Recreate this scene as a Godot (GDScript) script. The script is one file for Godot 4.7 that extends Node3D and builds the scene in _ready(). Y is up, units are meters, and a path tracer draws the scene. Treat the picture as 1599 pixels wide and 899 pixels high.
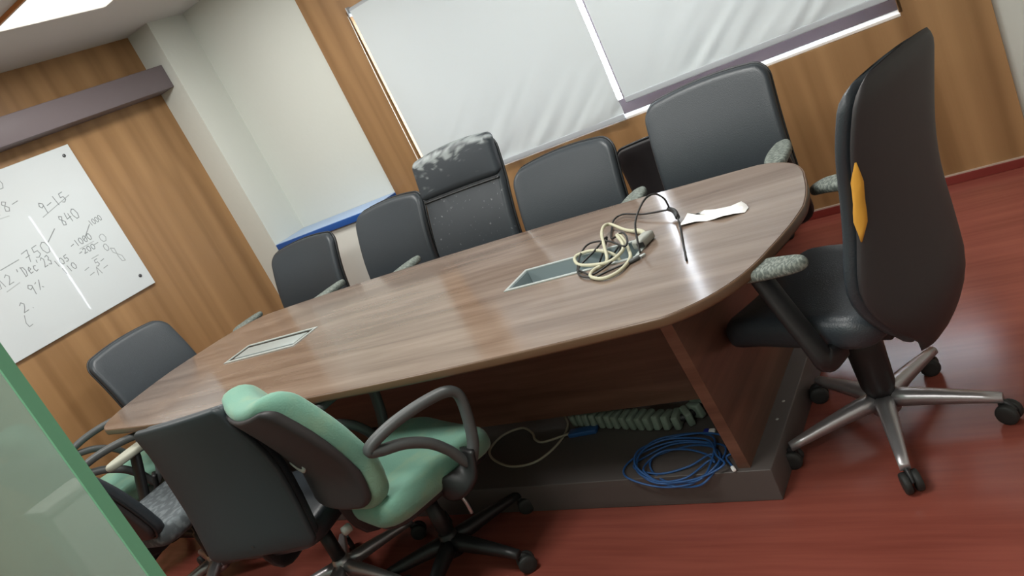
extends Node3D
# A small meeting room seen from its glass doorway. x runs along the window wall, z towards the camera, y up, metres.

var M := {}
var counts := {}

# ---------------------------------------------------------------- bends: how a flat cushion takes its shape
class Bend:
	func at(p: Vector3) -> Vector3:
		return p

class SeatBend extends Bend:
	var d := 0.48
	var th := 0.08
	var y := 0.47
	func at(p: Vector3) -> Vector3:
		var drop := 0.0
		if p.y > d * 0.22:
			drop = pow((p.y - d * 0.22) / (d * 0.28), 2.0) * 0.028
		return Vector3(-p.x, y - th / 2 + p.z - drop + 0.25 * p.x * p.x, p.y)

class ArmBend extends Bend:
	func at(q: Vector3) -> Vector3:
		var k := 1.0 - 0.35 * smoothstep(0.0, 0.13, -q.y) - 0.1 * smoothstep(0.04, 0.13, q.y)
		return Vector3(-q.x * k, q.z - 0.010 * smoothstep(0.06, 0.13, q.y), q.y)

class BackBend extends Bend:
	var low := 0.45
	var h := 0.53
	var w := 0.52
	var lean := 0.27
	var sy := 0.47
	var crown := 0.022
	var curve := 0.35
	var off := 0.0
	var taper := 0.0
	var taper_low := 0.0
	var ears := 0.0
	var kink := 0.0
	var plump := 0.0
	func depth(y: float) -> float:
		return -0.2 - (y - sy) * lean - kink * maxf(0.0, (y - low) / h - 0.3) + 0.03 * sin(clampf((y - sy) / 0.5, 0.0, 1.0) * PI)
	func at(p: Vector3) -> Vector3:
		var up := clampf(p.y / (h / 2), 0.0, 1.0)
		var y := low + h / 2 + p.y
		y += crown * (1.0 - pow(p.x / (w / 2), 2.0)) * up + ears * pow(absf(p.x) / (w / 2), 2.0) * up
		var k := 1.0 - taper * smoothstep(0.0, h / 2, p.y) - taper_low * smoothstep(0.1, h / 2, -p.y)
		return Vector3(p.x * k, y, depth(y) + p.z * (1.0 + plump * up) + off + curve * p.x * p.x)
	func moved(by: float) -> BackBend:
		var b := BackBend.new()
		for v in ["low", "h", "w", "lean", "sy", "crown", "curve", "taper", "taper_low", "ears", "kink", "plump"]:
			b.set(v, get(v))
		b.off = by
		return b

class RollBend extends Bend:
	var frame: BackBend
	var hy := 1.085
	func at(p: Vector3) -> Vector3:
		var y := hy + p.y
		y += 0.022 * (1.0 - pow(p.x / 0.26, 2.0)) * clampf(0.5 + p.y / 0.2, 0.0, 1.0)
		return Vector3(p.x, y, frame.depth(y) + p.z - 0.018 + 0.15 * p.x * p.x)

class TallBend extends Bend:
	var off := 0.0
	# p.y runs 0..1 up the back, p.x -1..1 across it
	func at(p: Vector3) -> Vector3:
		var u := p.y
		var y := lerpf(0.295, 1.12, u) + 0.012 * (1.0 - pow(p.x, 2.0)) * u
		var half := 0.1
		var keys := [[0.0, 0.02], [0.06, 0.065], [0.12, 0.115], [0.2, 0.18], [0.28, 0.224], [0.36, 0.243], [0.43, 0.240], [0.55, 0.215], [0.67, 0.203], [0.82, 0.203], [0.93, 0.192], [1.0, 0.172]]
		for i in keys.size() - 1:
			if u >= keys[i][0] and u <= keys[i + 1][0] + 0.0001:
				var f: float = (u - keys[i][0]) / (keys[i + 1][0] - keys[i][0])
				half = cubic_interpolate(keys[i][1], keys[i + 1][1], keys[maxi(i - 1, 0)][1], keys[mini(i + 2, keys.size() - 1)][1], f)
				break
		var z := -0.25 + 0.13 * pow(maxf(0.0, 1.0 - u / 0.27), 2.0) - 0.02 * u + 0.055 * sin(u * PI * 0.95) - 0.045 * pow(u, 2.0)
		var x := p.x * half * 1.06
		return Vector3(x, y, z + off + p.z + 0.9 * x * x * (0.4 + 0.6 * (1.0 - u)))

class Cloth:
	var n: FastNoiseLite
	var w := 1.0
	var h := 1.0
	func at(x: float, y: float, s: float) -> Vector3:
		var low := exp(-y / 0.16) * smoothstep(0.0, 0.05, y)
		var d := n.get_noise_2d((x * 2.2 - y * 2.6) * 1.6, y * 0.7) * 0.035 * low * smoothstep(0.0, 0.4, (x + w / 2) / w)
		d += n.get_noise_2d(x * 0.6 + 7.0, y * 0.5) * 0.006
		return Vector3(x, y, d + s * 0.0008)

# ---------------------------------------------------------------- naming helpers
func numbered(called: String) -> String:
	var n: int = counts.get(called, 0)
	counts[called] = n + 1
	return called if n == 0 else "%s_%03d" % [called, n]

func tag(o: Node, label: String, category: String, group := "") -> void:
	o.set_meta("label", label)
	o.set_meta("category", category)
	if group != "":
		o.set_meta("group", group)

func thing(called: String, label: String, category: String, at := Vector3.ZERO, turn := 0.0, group := "") -> Node3D:
	var o := Node3D.new()
	o.name = numbered(called)
	add_child(o)
	o.position = at
	o.rotation.y = turn
	tag(o, label, category, group)
	return o

func obj(called: String, mesh: Mesh, mat: Material, parent: Node = self) -> MeshInstance3D:
	var o := MeshInstance3D.new()
	o.name = numbered(called) if parent == self else called
	o.mesh = mesh
	o.material_override = mat
	o.cast_shadow = GeometryInstance3D.SHADOW_CASTING_SETTING_ON
	parent.add_child(o, true)
	return o

func struct(called: String, mesh: Mesh, mat: Material, at := Vector3.ZERO) -> MeshInstance3D:
	var o := MeshInstance3D.new()
	o.name = called
	o.mesh = mesh
	o.material_override = mat
	o.position = at
	add_child(o, true)
	o.set_meta("kind", "structure")
	return o

# ---------------------------------------------------------------- mesh helpers
# rings: loops of points, counter-clockwise about the direction in which the rings follow each other
func loft(rings: Array, cap0 := true, cap1 := true, closed := true, st: SurfaceTool = null) -> ArrayMesh:
	var own := st == null
	if own:
		st = SurfaceTool.new()
		st.begin(Mesh.PRIMITIVE_TRIANGLES)
	st.set_smooth_group(0)
	var n: int = rings[0].size()
	var m := n if closed else n - 1
	for i in rings.size() - 1:
		var a: PackedVector3Array = rings[i]
		var b: PackedVector3Array = rings[i + 1]
		for j in m:
			var k := (j + 1) % n
			for p in [a[j], b[k], a[k], a[j], b[j], b[k]]:
				st.add_vertex(p)
	for e in 2:
		if (e == 0 and not cap0) or (e == 1 and not cap1):
			continue
		var r: PackedVector3Array = rings[0] if e == 0 else rings[rings.size() - 1]
		var c := Vector3.ZERO
		for p in r:
			c += p
		c /= n
		for j in m:
			var k := (j + 1) % n
			if e == 0:
				for p in [c, r[j], r[k]]:
					st.add_vertex(p)
			else:
				for p in [c, r[k], r[j]]:
					st.add_vertex(p)
	if not own:
		return null
	return finish(st)

func finish(st: SurfaceTool) -> ArrayMesh:
	st.index()
	st.generate_normals()
	return st.commit()

func begin() -> SurfaceTool:
	var st := SurfaceTool.new()
	st.begin(Mesh.PRIMITIVE_TRIANGLES)
	return st

# closed rounded rectangle, counter-clockwise seen from +z
func outline(w: float, h: float, r: float, n := 5, sub := 4) -> PackedVector2Array:
	var p := PackedVector2Array()
	r = minf(r, minf(w, h) / 2 - 0.0005)
	for q in 4:
		var a0 := q * PI / 2
		var c := Vector2((w / 2 - r) * (1 if q in [0, 3] else -1), (h / 2 - r) * (1 if q < 2 else -1))
		for i in n + 1:
			var a := a0 + PI / 2 * i / n
			p.append(c + Vector2(cos(a), sin(a)) * r)
		# points along the straight side, so that it can bend
		var a2 := a0 + PI / 2
		var q2 := (q + 1) % 4
		var c2 := Vector2((w / 2 - r) * (1 if q2 in [0, 3] else -1), (h / 2 - r) * (1 if q2 < 2 else -1))
		var s := c + Vector2(cos(a2), sin(a2)) * r
		var t := c2 + Vector2(cos(a2), sin(a2)) * r
		for i in range(1, sub):
			p.append(s.lerp(t, float(i) / sub))
	return p

# cushion: rounded rectangle w x h in x,y with thickness t in z, then bent by f
func pad(w: float, h: float, t: float, r: float, e: float, f: Bend = null, puff := 0.0, steps := 6, n := 5, sub := 6) -> ArrayMesh:
	var rings := []
	var spec := []
	for i in steps:
		spec.append([-1, float(i + 1) / steps])
	for i in range(1, 5):
		spec.append([0, i])
	for i in range(0, 5):
		spec.append([2, i])
	for i in range(1, steps):
		spec.append([1, 1.0 - float(i) / steps])
	spec[0][1] = spec[0][1]
	for s in spec:
		var ring := PackedVector3Array()
		var d := e
		var z := -t / 2
		var k := 1.0
		if s[0] == -1:
			k = s[1]
		elif s[0] == 1:
			k = s[1]
			z = t / 2
		elif s[0] == 0:
			var a: float = PI / 2 * s[1] / 4.0
			d = e * (1 - sin(a))
			z = -t / 2 + e * (1 - cos(a))
		else:
			var a: float = PI / 2 * s[1] / 4.0
			d = e * (1 - cos(a))
			z = t / 2 - e * (1 - sin(a))
		for p in outline(w - 2 * d, h - 2 * d, maxf(r - d, 0.004), n, sub):
			var q := Vector3(p.x * k, p.y * k, z)
			if puff != 0.0:
				var g := (1.0 - pow(absf(q.x) / (w / 2), 2.2)) * (1.0 - pow(absf(q.y) / (h / 2), 2.2))
				q.z += signf(z) * puff * maxf(g, 0.0)
			ring.append(f.at(q) if f else q)
		rings.append(ring)
	return loft(rings)

# box with rounded edges, about its centre
func rbox(size: Vector3, e := 0.004) -> ArrayMesh:
	return pad(size.x, size.y, size.z, e, e, null, 0.0, 1, 2, 1)

func box(size: Vector3) -> BoxMesh:
	var b := BoxMesh.new()
	b.size = size
	return b

func block(a: Vector3, b: Vector3, e := 0.0) -> ArrayMesh:
	# a box between two corners, with its own coordinates in the world
	var st := begin()
	var m: Mesh = rbox(b - a, e) if e > 0.0 else box(b - a)
	st.append_from(m, 0, Transform3D(Basis(), (a + b) / 2))
	return st.commit()

func smooth_path(p: Array, per := 8, closed := false) -> PackedVector3Array:
	var out := PackedVector3Array()
	var n := p.size()
	for i in (n if closed else n - 1):
		var a: Vector3 = p[(i - 1 + n) % n] if closed else p[maxi(i - 1, 0)]
		var b: Vector3 = p[i]
		var c: Vector3 = p[(i + 1) % n]
		var d: Vector3 = p[(i + 2) % n] if closed else p[mini(i + 2, n - 1)]
		for k in per:
			out.append(b.cubic_interpolate(c, a, d, float(k) / per))
	if not closed:
		out.append(p[n - 1])
	return out

# tube along a path; rx, ry are half-sizes of the section, side is the section's x axis hint
func tube(path: PackedVector3Array, rx: float, ry := -1.0, sides := 8, closed := false, hint := Vector3.UP, st: SurfaceTool = null, square := 1.0) -> ArrayMesh:
	if ry < 0:
		ry = rx
	var rings := []
	var n := path.size()
	var last := Vector3.ZERO
	for i in n:
		var t: Vector3
		if closed:
			t = path[(i + 1) % n] - path[(i - 1 + n) % n]
		else:
			t = path[mini(i + 1, n - 1)] - path[maxi(i - 1, 0)]
		t = t.normalized()
		var x := hint.cross(t)
		if x.length() < 0.15 and last != Vector3.ZERO:
			x = last - t * last.dot(t)
		elif x.length() < 0.01:
			x = Vector3.RIGHT.cross(t)
		x = x.normalized()
		if last != Vector3.ZERO and x.dot(last) < 0 and hint == Vector3.UP:
			x = -x
		last = x
		var y := t.cross(x)
		var ring := PackedVector3Array()
		for j in sides:
			var a := TAU * (j + 0.5) / sides
			var ca := cos(a)
			var sa := sin(a)
			ring.append(path[i] + x * rx * signf(ca) * pow(absf(ca), square) + y * ry * signf(sa) * pow(absf(sa), square))
		rings.append(ring)
	if closed:
		rings.append(rings[0])
	return loft(rings, not closed, not closed, true, st)

# profile of (radius, y) upwards
func lathe(profile: Array, sides := 20, st: SurfaceTool = null, tr := Transform3D()) -> ArrayMesh:
	var rings := []
	for p in profile:
		var ring := PackedVector3Array()
		for j in sides:
			var a := -TAU * j / sides
			ring.append(tr * Vector3(p[0] * cos(a), p[1], p[0] * sin(a)))
		rings.append(ring)
	return loft(rings, true, true, true, st)

# flat outline (x,z), counter-clockwise seen from above, extruded from y0 to y1 with softened edges
func slab(poly: PackedVector2Array, y0: float, y1: float, e := 0.003) -> ArrayMesh:
	var rings := []
	for s in [[y0, e], [y0 + e, 0.0], [y1 - e, 0.0], [y1, e]]:
		var ring := PackedVector3Array()
		var n := poly.size()
		for i in n:
			var t := (poly[(i + 1) % n] - poly[(i - 1 + n) % n]).normalized()
			var q := poly[i] + Vector2(-t.y, t.x) * 0.0
			q -= Vector2(t.y, -t.x) * s[1]
			ring.append(Vector3(q.x, s[0], -q.y))
		rings.append(ring)
	return loft(rings)

# ---------------------------------------------------------------- textures and materials
func stretched(seed_: int, freq: float, w: int, h: int, sx: int, sy: int, oct := 4) -> Image:
	var n := FastNoiseLite.new()
	n.seed = seed_
	n.noise_type = FastNoiseLite.TYPE_SIMPLEX_SMOOTH
	n.frequency = freq
	n.fractal_octaves = oct
	var im := n.get_seamless_image(w / sx, h / sy)
	im.convert(Image.FORMAT_RGB8)
	im.resize(w, h, Image.INTERPOLATE_CUBIC)
	return im

# wood with the grain along the image's y
func wood(w: int, h: int, seed_: int, dark: Color, mid: Color, light: Color, broad := 0.55, contrast := 1.0, across := false) -> ImageTexture:
	var a := stretched(seed_, 0.016, w, h, 1, 16, 2)
	var b := stretched(seed_ + 1, 0.05, w, h, 1, 16, 3)
	var c := stretched(seed_ + 2, 0.25, w, h, 1, 32, 2)
	var out := Image.create(w, h, false, Image.FORMAT_RGB8)
	for y in h:
		for x in w:
			var v := a.get_pixel(x, y).r * broad + b.get_pixel(x, y).r * (1.0 - broad) * 0.7 + c.get_pixel(x, y).r * (1.0 - broad) * 0.3
			v = clampf(0.5 + (v - 0.5) * 1.5 * contrast, 0.0, 1.0)
			out.set_pixel(x, y, dark.lerp(mid, v * 2.0) if v < 0.5 else mid.lerp(light, v * 2.0 - 1.0))
	if across:
		out.rotate_90(CLOCKWISE)
	return ImageTexture.create_from_image(out)

func grain(seed_: int, freq: float, lo: float, hi: float, size := 256, oct := 4) -> ImageTexture:
	var im := stretched(seed_, freq, size, size, 1, 1, oct)
	for y in size:
		for x in size:
			var v := lerpf(lo, hi, im.get_pixel(x, y).r)
			im.set_pixel(x, y, Color(v, v, v))
	return ImageTexture.create_from_image(im)

func speckled(seed_: int, base: Color, over: Color, freq: float, cut: float, soft := 0.12, size := 256) -> ImageTexture:
	var im := stretched(seed_, freq, size, size, 1, 1, 4)
	for y in size:
		for x in size:
			var v := smoothstep(cut, cut + soft, im.get_pixel(x, y).r)
			im.set_pixel(x, y, base.lerp(over, v))
	return ImageTexture.create_from_image(im)

func mat(called: String, c: Color, rough := 0.6, metal := 0.0, spec := 0.5) -> StandardMaterial3D:
	var m := StandardMaterial3D.new()
	m.resource_name = called
	m.albedo_color = c
	m.roughness = rough
	m.metallic = metal
	m.metallic_specular = spec
	M[called] = m
	return m

func tri(m: StandardMaterial3D, scale: Vector3, world := true) -> StandardMaterial3D:
	m.uv1_triplanar = true
	m.uv1_world_triplanar = world
	m.uv1_triplanar_sharpness = 8.0
	m.uv1_scale = scale
	return m

func bump(m: StandardMaterial3D, t: Texture2D, scale: float) -> void:
	m.heightmap_enabled = true
	m.heightmap_texture = t
	m.heightmap_scale = scale

func materials() -> void:
	var m := mat("wall_wood", Color.WHITE, 0.42)
	m.albedo_texture = wood(1024, 512, 11, Color(0.52, 0.385, 0.245), Color(0.605, 0.46, 0.305), Color(0.67, 0.52, 0.355), 0.8, 0.8)
	tri(m, Vector3(0.4, 0.25, 0.4))
	m = mat("table_wood", Color.WHITE, 0.15)
	m.albedo_texture = wood(512, 1024, 29, Color(0.385, 0.32, 0.28), Color(0.475, 0.41, 0.365), Color(0.55, 0.485, 0.435), 0.5, 0.9, true)
	m.uv1_triplanar = true
	m.uv1_triplanar_sharpness = 8.0
	m.uv1_scale = Vector3(0.5, 1.0, 0.9)
	M["table_wood"] = m
	m = mat("panel_wood", Color.WHITE, 0.3)
	m.albedo_texture = wood(512, 512, 31, Color(0.345, 0.235, 0.19), Color(0.42, 0.295, 0.24), Color(0.48, 0.345, 0.285), 0.5, 1.0, true)
	tri(m, Vector3(0.9, 0.9, 0.9), false)
	m = mat("plinth", Color(0.345, 0.32, 0.31), 0.45)
	m = mat("floor", Color.WHITE, 0.22)
	m.albedo_texture = wood(512, 1024, 47, Color(0.48, 0.245, 0.205), Color(0.535, 0.285, 0.24), Color(0.58, 0.32, 0.27), 0.45, 0.8, true)
	tri(m, Vector3(0.5, 0.5, 1.1))
	m = mat("skirting", Color(0.50, 0.19, 0.165), 0.4)
	mat("skirting_top", Color(0.72, 0.64, 0.58), 0.5)
	mat("plaster", Color(0.82, 0.83, 0.80), 0.85)
	bump(M["plaster"], grain(5, 0.05, 0.0, 1.0), 0.08)
	tri(M["plaster"], Vector3(1.5, 1.5, 1.5))
	mat("ceiling", Color(0.80, 0.79, 0.77), 0.9)
	mat("bulkhead", Color(0.42, 0.38, 0.39), 0.5)
	mat("leather", Color(0.19, 0.215, 0.235), 0.42, 0.0, 0.5)
	var pores := grain(8, 0.12, 0.0, 1.0, 256, 3)
	bump(M["leather"], pores, 0.05)
	tri(M["leather"], Vector3(6, 6, 6), false)
	m = mat("leather_worn", Color.WHITE, 0.5)
	m.vertex_color_use_as_albedo = true
	m = mat("leather_dusty", Color.WHITE, 0.42)
	m.albedo_texture = speckled(19, Color(0.19, 0.215, 0.235), Color(0.42, 0.44, 0.45), 0.05, 0.80, 0.08)
	tri(m, Vector3(3, 3, 3), false)
	mat("piping", Color(0.12, 0.13, 0.14), 0.4)
	mat("shell", Color(0.19, 0.18, 0.185), 0.5)
	mat("shell_slate", Color(0.18, 0.205, 0.22), 0.5)
	mat("black_plastic", Color(0.12, 0.12, 0.125), 0.45)
	mat("grey_plastic", Color(0.30, 0.31, 0.31), 0.5)
	mat("rubber", Color(0.14, 0.145, 0.14), 0.6)
	mat("chrome", Color(0.72, 0.71, 0.72), 0.33, 0.75)
	m = mat("arm_worn", Color.WHITE, 0.75)
	m.albedo_texture = speckled(23, Color(0.36, 0.39, 0.37), Color(0.53, 0.56, 0.53), 0.05, 0.36, 0.35)
	tri(m, Vector3(4, 4, 9), false)
	m = mat("seat_grey", Color.WHITE, 0.8)
	m.albedo_texture = speckled(37, Color(0.30, 0.325, 0.34), Color(0.40, 0.43, 0.44), 0.03, 0.35, 0.4)
	tri(m, Vector3(3, 3, 3), false)
	mat("arm_cream", Color(0.66, 0.66, 0.60), 0.6)
	m = mat("green_cloth", Color.WHITE, 0.85)
	m.albedo_texture = speckled(41, Color(0.42, 0.595, 0.525), Color(0.475, 0.61, 0.52), 0.012, 0.35, 0.5)
	tri(m, Vector3(2, 2, 2), false)
	m.rim_enabled = true
	m.rim = 0.3
	bump(m, grain(9, 0.3, 0.0, 1.0), 0.08)
	mat("foam", Color(0.80, 0.58, 0.20), 0.9)
	mat("slot", Color(0.66, 0.66, 0.64), 0.6)
	m = mat("blind", Color(0.80, 0.825, 0.83), 0.75)
	m.backlight_enabled = true
	m.backlight = Color(0.15, 0.154, 0.156)
	mat("blind_bar", Color(0.72, 0.74, 0.76), 0.5)
	mat("window_frame", Color(0.30, 0.25, 0.265), 0.4, 0.2)
	mat("sill", Color(0.88, 0.86, 0.84), 0.4)
	m = mat("pane", Color(0.85, 0.93, 0.92, 0.08), 0.02)
	m.transparency = BaseMaterial3D.TRANSPARENCY_ALPHA
	m = mat("partition_glass", Color(0.56, 0.67, 0.62, 0.66), 0.24)
	m.transparency = BaseMaterial3D.TRANSPARENCY_ALPHA
	mat("glass_edge", Color(0.42, 0.68, 0.54), 0.3)
	mat("aluminium", Color(0.74, 0.77, 0.76), 0.35, 0.35)
	mat("trough", Color(0.55, 0.60, 0.61), 0.5)
	mat("lid", Color(0.62, 0.65, 0.64), 0.4, 0.2)
	mat("cream_cable", Color(0.74, 0.73, 0.63), 0.5)
	mat("black_cable", Color(0.10, 0.10, 0.10), 0.45)
	mat("blue_cable", Color(0.17, 0.34, 0.56), 0.45)
	mat("white_cable", Color(0.66, 0.63, 0.56), 0.5)
	mat("plug_grey", Color(0.62, 0.63, 0.60), 0.5)
	mat("connector_blue", Color(0.12, 0.18, 0.60), 0.5)
	mat("paper", Color(0.97, 0.97, 0.96), 0.9)
	mat("vertebra", Color(0.50, 0.55, 0.50), 0.5)
	mat("screw", Color(0.36, 0.37, 0.38), 0.3, 0.6)
	mat("ledge_blue", Color(0.14, 0.33, 0.62), 0.4)
	mat("ledge_top", Color(0.62, 0.72, 0.86), 0.35)
	mat("cabinet_white", Color(0.86, 0.86, 0.83), 0.6)
	mat("trim_orange", Color(0.75, 0.48, 0.25), 0.6)
	mat("cord", Color(0.85, 0.83, 0.78), 0.6)
	m = mat("lamp_panel", Color(0.95, 0.95, 0.95), 0.6)
	m.emission_enabled = true
	m.emission = Color(1.0, 0.985, 0.96)
	m.emission_energy_multiplier = 2.2

# ---------------------------------------------------------------- office chairs
func leg_base(t: Node3D, m: Material, angle: float, reach := 0.285, chunky := 1.0) -> void:
	obj("hub", lathe([[0.02, 0.062], [0.042, 0.066], [0.045, 0.10], [0.034, 0.135], [0.03, 0.15]]), m, t)
	for i in 5:
		var a := angle + i * TAU / 5
		var d := Vector3(cos(a), 0, sin(a))
		var s := Vector3(-sin(a), 0, cos(a))
		var rings := []
		for k in 7:
			var u := k / 6.0
			var c := d * lerpf(0.025, reach + 0.012, u) + Vector3(0, lerpf(0.112, 0.078, pow(u, 1.3)), 0)
			var hw := lerpf(0.026, 0.013, u) * chunky
			var hh := lerpf(0.022, 0.011, u)
			var ring := PackedVector3Array()
			for q in [[1, -1], [1, 0.35], [0.55, 1], [-0.55, 1], [-1, 0.35], [-1, -1]]:
				ring.append(c - s * hw * q[0] + Vector3(0, hh * q[1], 0))
			rings.append(ring)
		obj("base_spoke", loft(rings), m, t)
		var w := Node3D.new()
		w.name = "caster"
		t.add_child(w, true)
		w.position = d * reach
		var cs := begin()
		lathe([[0.006, 0.045], [0.006, 0.082]], 10, cs)
		tube(smooth_path([Vector3(0.0, 0.062, 0), Vector3(0.018, 0.055, 0), Vector3(0.032, 0.035, 0)], 4), 0.014, 0.008, 8, false, Vector3.BACK, cs)
		obj("fork", finish(cs), M.black_plastic, w)
		w.rotation.y = -a + [0.2, -0.5, 0.9, 2.2, -0.3][i]
		for k in [-1, 1]:
			var tr := Transform3D(Basis(Vector3.RIGHT, PI / 2), Vector3(0.018, 0.031, 0.015 * k))
			obj("wheel", lathe([[0.012, -0.010], [0.028, -0.0095], [0.031, -0.005], [0.031, 0.005], [0.028, 0.0095], [0.012, 0.010]], 18, null, tr), M.rubber, w)

func under(t: Node3D, seat_y: float, column: Material) -> void:
	obj("gas_column", lathe([[0.026, 0.13], [0.026, 0.27], [0.015, 0.275], [0.015, seat_y - 0.10]]), column, t)
	obj("seat_mechanism", block(Vector3(-0.07, seat_y - 0.125, -0.14), Vector3(0.07, seat_y - 0.078, 0.12), 0.012), M.black_plastic, t)

func seat_shape(w: float, d: float, th: float, y: float, r := 0.08) -> ArrayMesh:
	var b := SeatBend.new()
	b.d = d
	b.th = th
	b.y = y
	return pad(w, d, th, r, th * 0.42, b, 0.006)

func t_arm(t: Node3D, side: int, y: float, pad_mat: Material, out := 0.30, z := 0.06, swing := 0.0) -> void:
	var a := Node3D.new()
	a.name = "armrest"
	t.add_child(a, true)
	var st := begin()
	tube(smooth_path([Vector3(side * 0.20, y - 0.31, z - 0.08), Vector3(side * (out - 0.015), y - 0.30, z - 0.085), Vector3(side * out, y - 0.24, z - 0.07), Vector3(side * out, y - 0.06, z + 0.0), Vector3(side * out, y - 0.025, z + 0.01)], 6), 0.034, 0.016, 10, false, Vector3(side, 0, 0).cross(Vector3.UP), st, 0.6)
	obj("arm_post", finish(st), M.black_plastic, a)
	var p := pad(0.092, 0.255, 0.032, 0.045, 0.014, ArmBend.new())
	var o := obj("arm_pad", p, pad_mat, a)
	o.position = Vector3(side * out, y - 0.012, z)
	o.rotation.y = swing

# closed loop arm of the green chairs, in the plane x = side * out
func loop_arm(t: Node3D, side: int, seat_y: float, m: Material) -> void:
	var x := 0.285 * side
	var pts := []
	for v in [[0.115, -0.03], [0.08, 0.04], [0.035, 0.10], [-0.03, 0.145], [-0.10, 0.17], [-0.13, 0.188], [-0.10, 0.205], [-0.02, 0.218], [0.08, 0.218], [0.16, 0.205], [0.19, 0.17], [0.18, 0.09], [0.155, 0.01]]:
		pts.append(Vector3(x, seat_y + v[1], v[0]))
	var a := Node3D.new()
	a.name = "armrest"
	t.add_child(a, true)
	a.rotation.y = -0.16 * side * -1.0
	obj("arm_loop", tube(smooth_path(pts, 6, true), 0.017, 0.022, 12, true, Vector3.RIGHT, null, 0.7), m, a)
	obj("arm_bracket", tube(smooth_path([Vector3(x, seat_y + 0.01, 0.13), Vector3(x, seat_y - 0.055, 0.10), Vector3(x * 0.85, seat_y - 0.085, 0.03), Vector3(x * 0.3, seat_y - 0.085, 0.02)], 5), 0.045, 0.013, 10, false, Vector3.BACK, null, 0.6), M.black_plastic, a)

# leather chair with a middle-height back; o: options
func leather_chair(called: String, label: String, at: Vector3, facing: Vector2, o: Dictionary) -> Node3D:
	var t := thing(called, label, "chair", at, atan2(facing.x, facing.y), o.get("group", ""))
	var sy: float = o.get("seat", 0.47)
	var h: float = o.get("h", 0.53)
	var w: float = o.get("w", 0.55)
	var lean: float = o.get("lean", 0.27)
	var y0: float = o.get("low", sy - 0.02)
	leg_base(t, o.get("base", M.chrome), o.get("angle", 0.3))
	under(t, sy, M.black_plastic)
	obj("seat", seat_shape(o.get("seat_w", 0.50), 0.48, 0.085, sy), o.get("seat_mat", M.leather), t)
	var cr: float = o.get("corner", 0.062)
	var bend := BackBend.new()
	bend.low = y0
	bend.h = h
	bend.w = w
	bend.lean = lean
	bend.sy = sy
	bend.curve = o.get("curve", 0.35)
	bend.crown = o.get("crown", 0.022)
	bend.taper = o.get("taper", 0.0)
	obj("backrest", pad(w, h, 0.055, cr, 0.024, bend.moved(-0.03), 0.008, 8, 6, 8), o.get("back_mat", M.leather), t)
	var over: float = o.get("shell_over", -0.012)
	obj("back_shell", pad(w + over, h + over, 0.03, cr, 0.013, bend.moved(-0.062), 0.004, 8, 6, 8), o.get("shell_mat", M.shell), t)
	var rim := []
	for q in outline(w - 0.002, h - 0.002, cr, 6, 8):
		rim.append(bend.moved(-0.052).at(Vector3(q.x, q.y, 0.0)))
	obj("edge_piping", tube(PackedVector3Array(rim), 0.006, 0.006, 6, true, Vector3.BACK), M.piping, t)
	obj("back_support", tube(smooth_path([Vector3(0, sy - 0.10, -0.08), Vector3(0, sy - 0.10, -0.20), Vector3(0, y0 + 0.05, bend.depth(y0 + 0.05) - 0.045)], 5), 0.04, 0.012, 10, false, Vector3.LEFT, null, 0.6), M.black_plastic, t)
	for s in [-1, 1]:
		if o.get("arms", true):
			var am: Material = o.get("pad_mat", M.arm_worn)
			if s == o.get("odd_side", 0):
				am = o["odd_mat"]
			t_arm(t, s, o.get("arm_y", 0.70), am, o.get("out", 0.31), o.get("arm_z", 0.08), o.get("swing", 0.0) * s)
	return t

# colours a mesh by where its leather has worn pale: patches that grow towards the upper edge
func worn(mesh: ArrayMesh, lo: float, hi: float) -> ArrayMesh:
	var n := FastNoiseLite.new()
	n.seed = 71
	n.frequency = 20.0
	n.fractal_octaves = 4
	var a := mesh.surface_get_arrays(0)
	var cols := PackedColorArray()
	for p in a[Mesh.ARRAY_VERTEX]:
		var v := smoothstep(lo, hi, p.y) * 0.9 + n.get_noise_3d(p.x * 0.7, p.y, p.z) * 1.1
		v = smoothstep(0.52, 0.95, v) * 0.75
		cols.append(Color(0.19, 0.215, 0.235).srgb_to_linear().lerp(Color(0.62, 0.65, 0.65).srgb_to_linear(), v))
	a[Mesh.ARRAY_COLOR] = cols
	var out := ArrayMesh.new()
	out.add_surface_from_arrays(Mesh.PRIMITIVE_TRIANGLES, a)
	return out

func executive_chair(label: String, at: Vector3, facing: Vector2) -> Node3D:
	var t := leather_chair("executive_chair", label, at, facing, {"h": 0.715, "w": 0.52, "crown": 0.018, "lean": 0.25, "arms": false, "back_mat": M.leather_dusty, "angle": 0.7, "curve": 0.15})
	var frame := BackBend.new()
	frame.lean = 0.25
	var roll := RollBend.new()
	roll.frame = frame
	var hr := obj("headrest", worn(pad(0.525, 0.20, 0.075, 0.03, 0.03, roll, 0.01, 18, 5, 18), 1.075, 1.205), M.leather_worn, t)
	hr.set_meta("label", "headrest roll with pale worn leather along its top")
	obj("headrest_seam", tube(smooth_path([Vector3(-0.25, 0.975, frame.depth(0.975) + 0.012), Vector3(0, 0.975, frame.depth(0.975) + 0.004), Vector3(0.25, 0.975, frame.depth(0.975) + 0.012)], 6), 0.006), M.piping, t)
	return t

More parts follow.
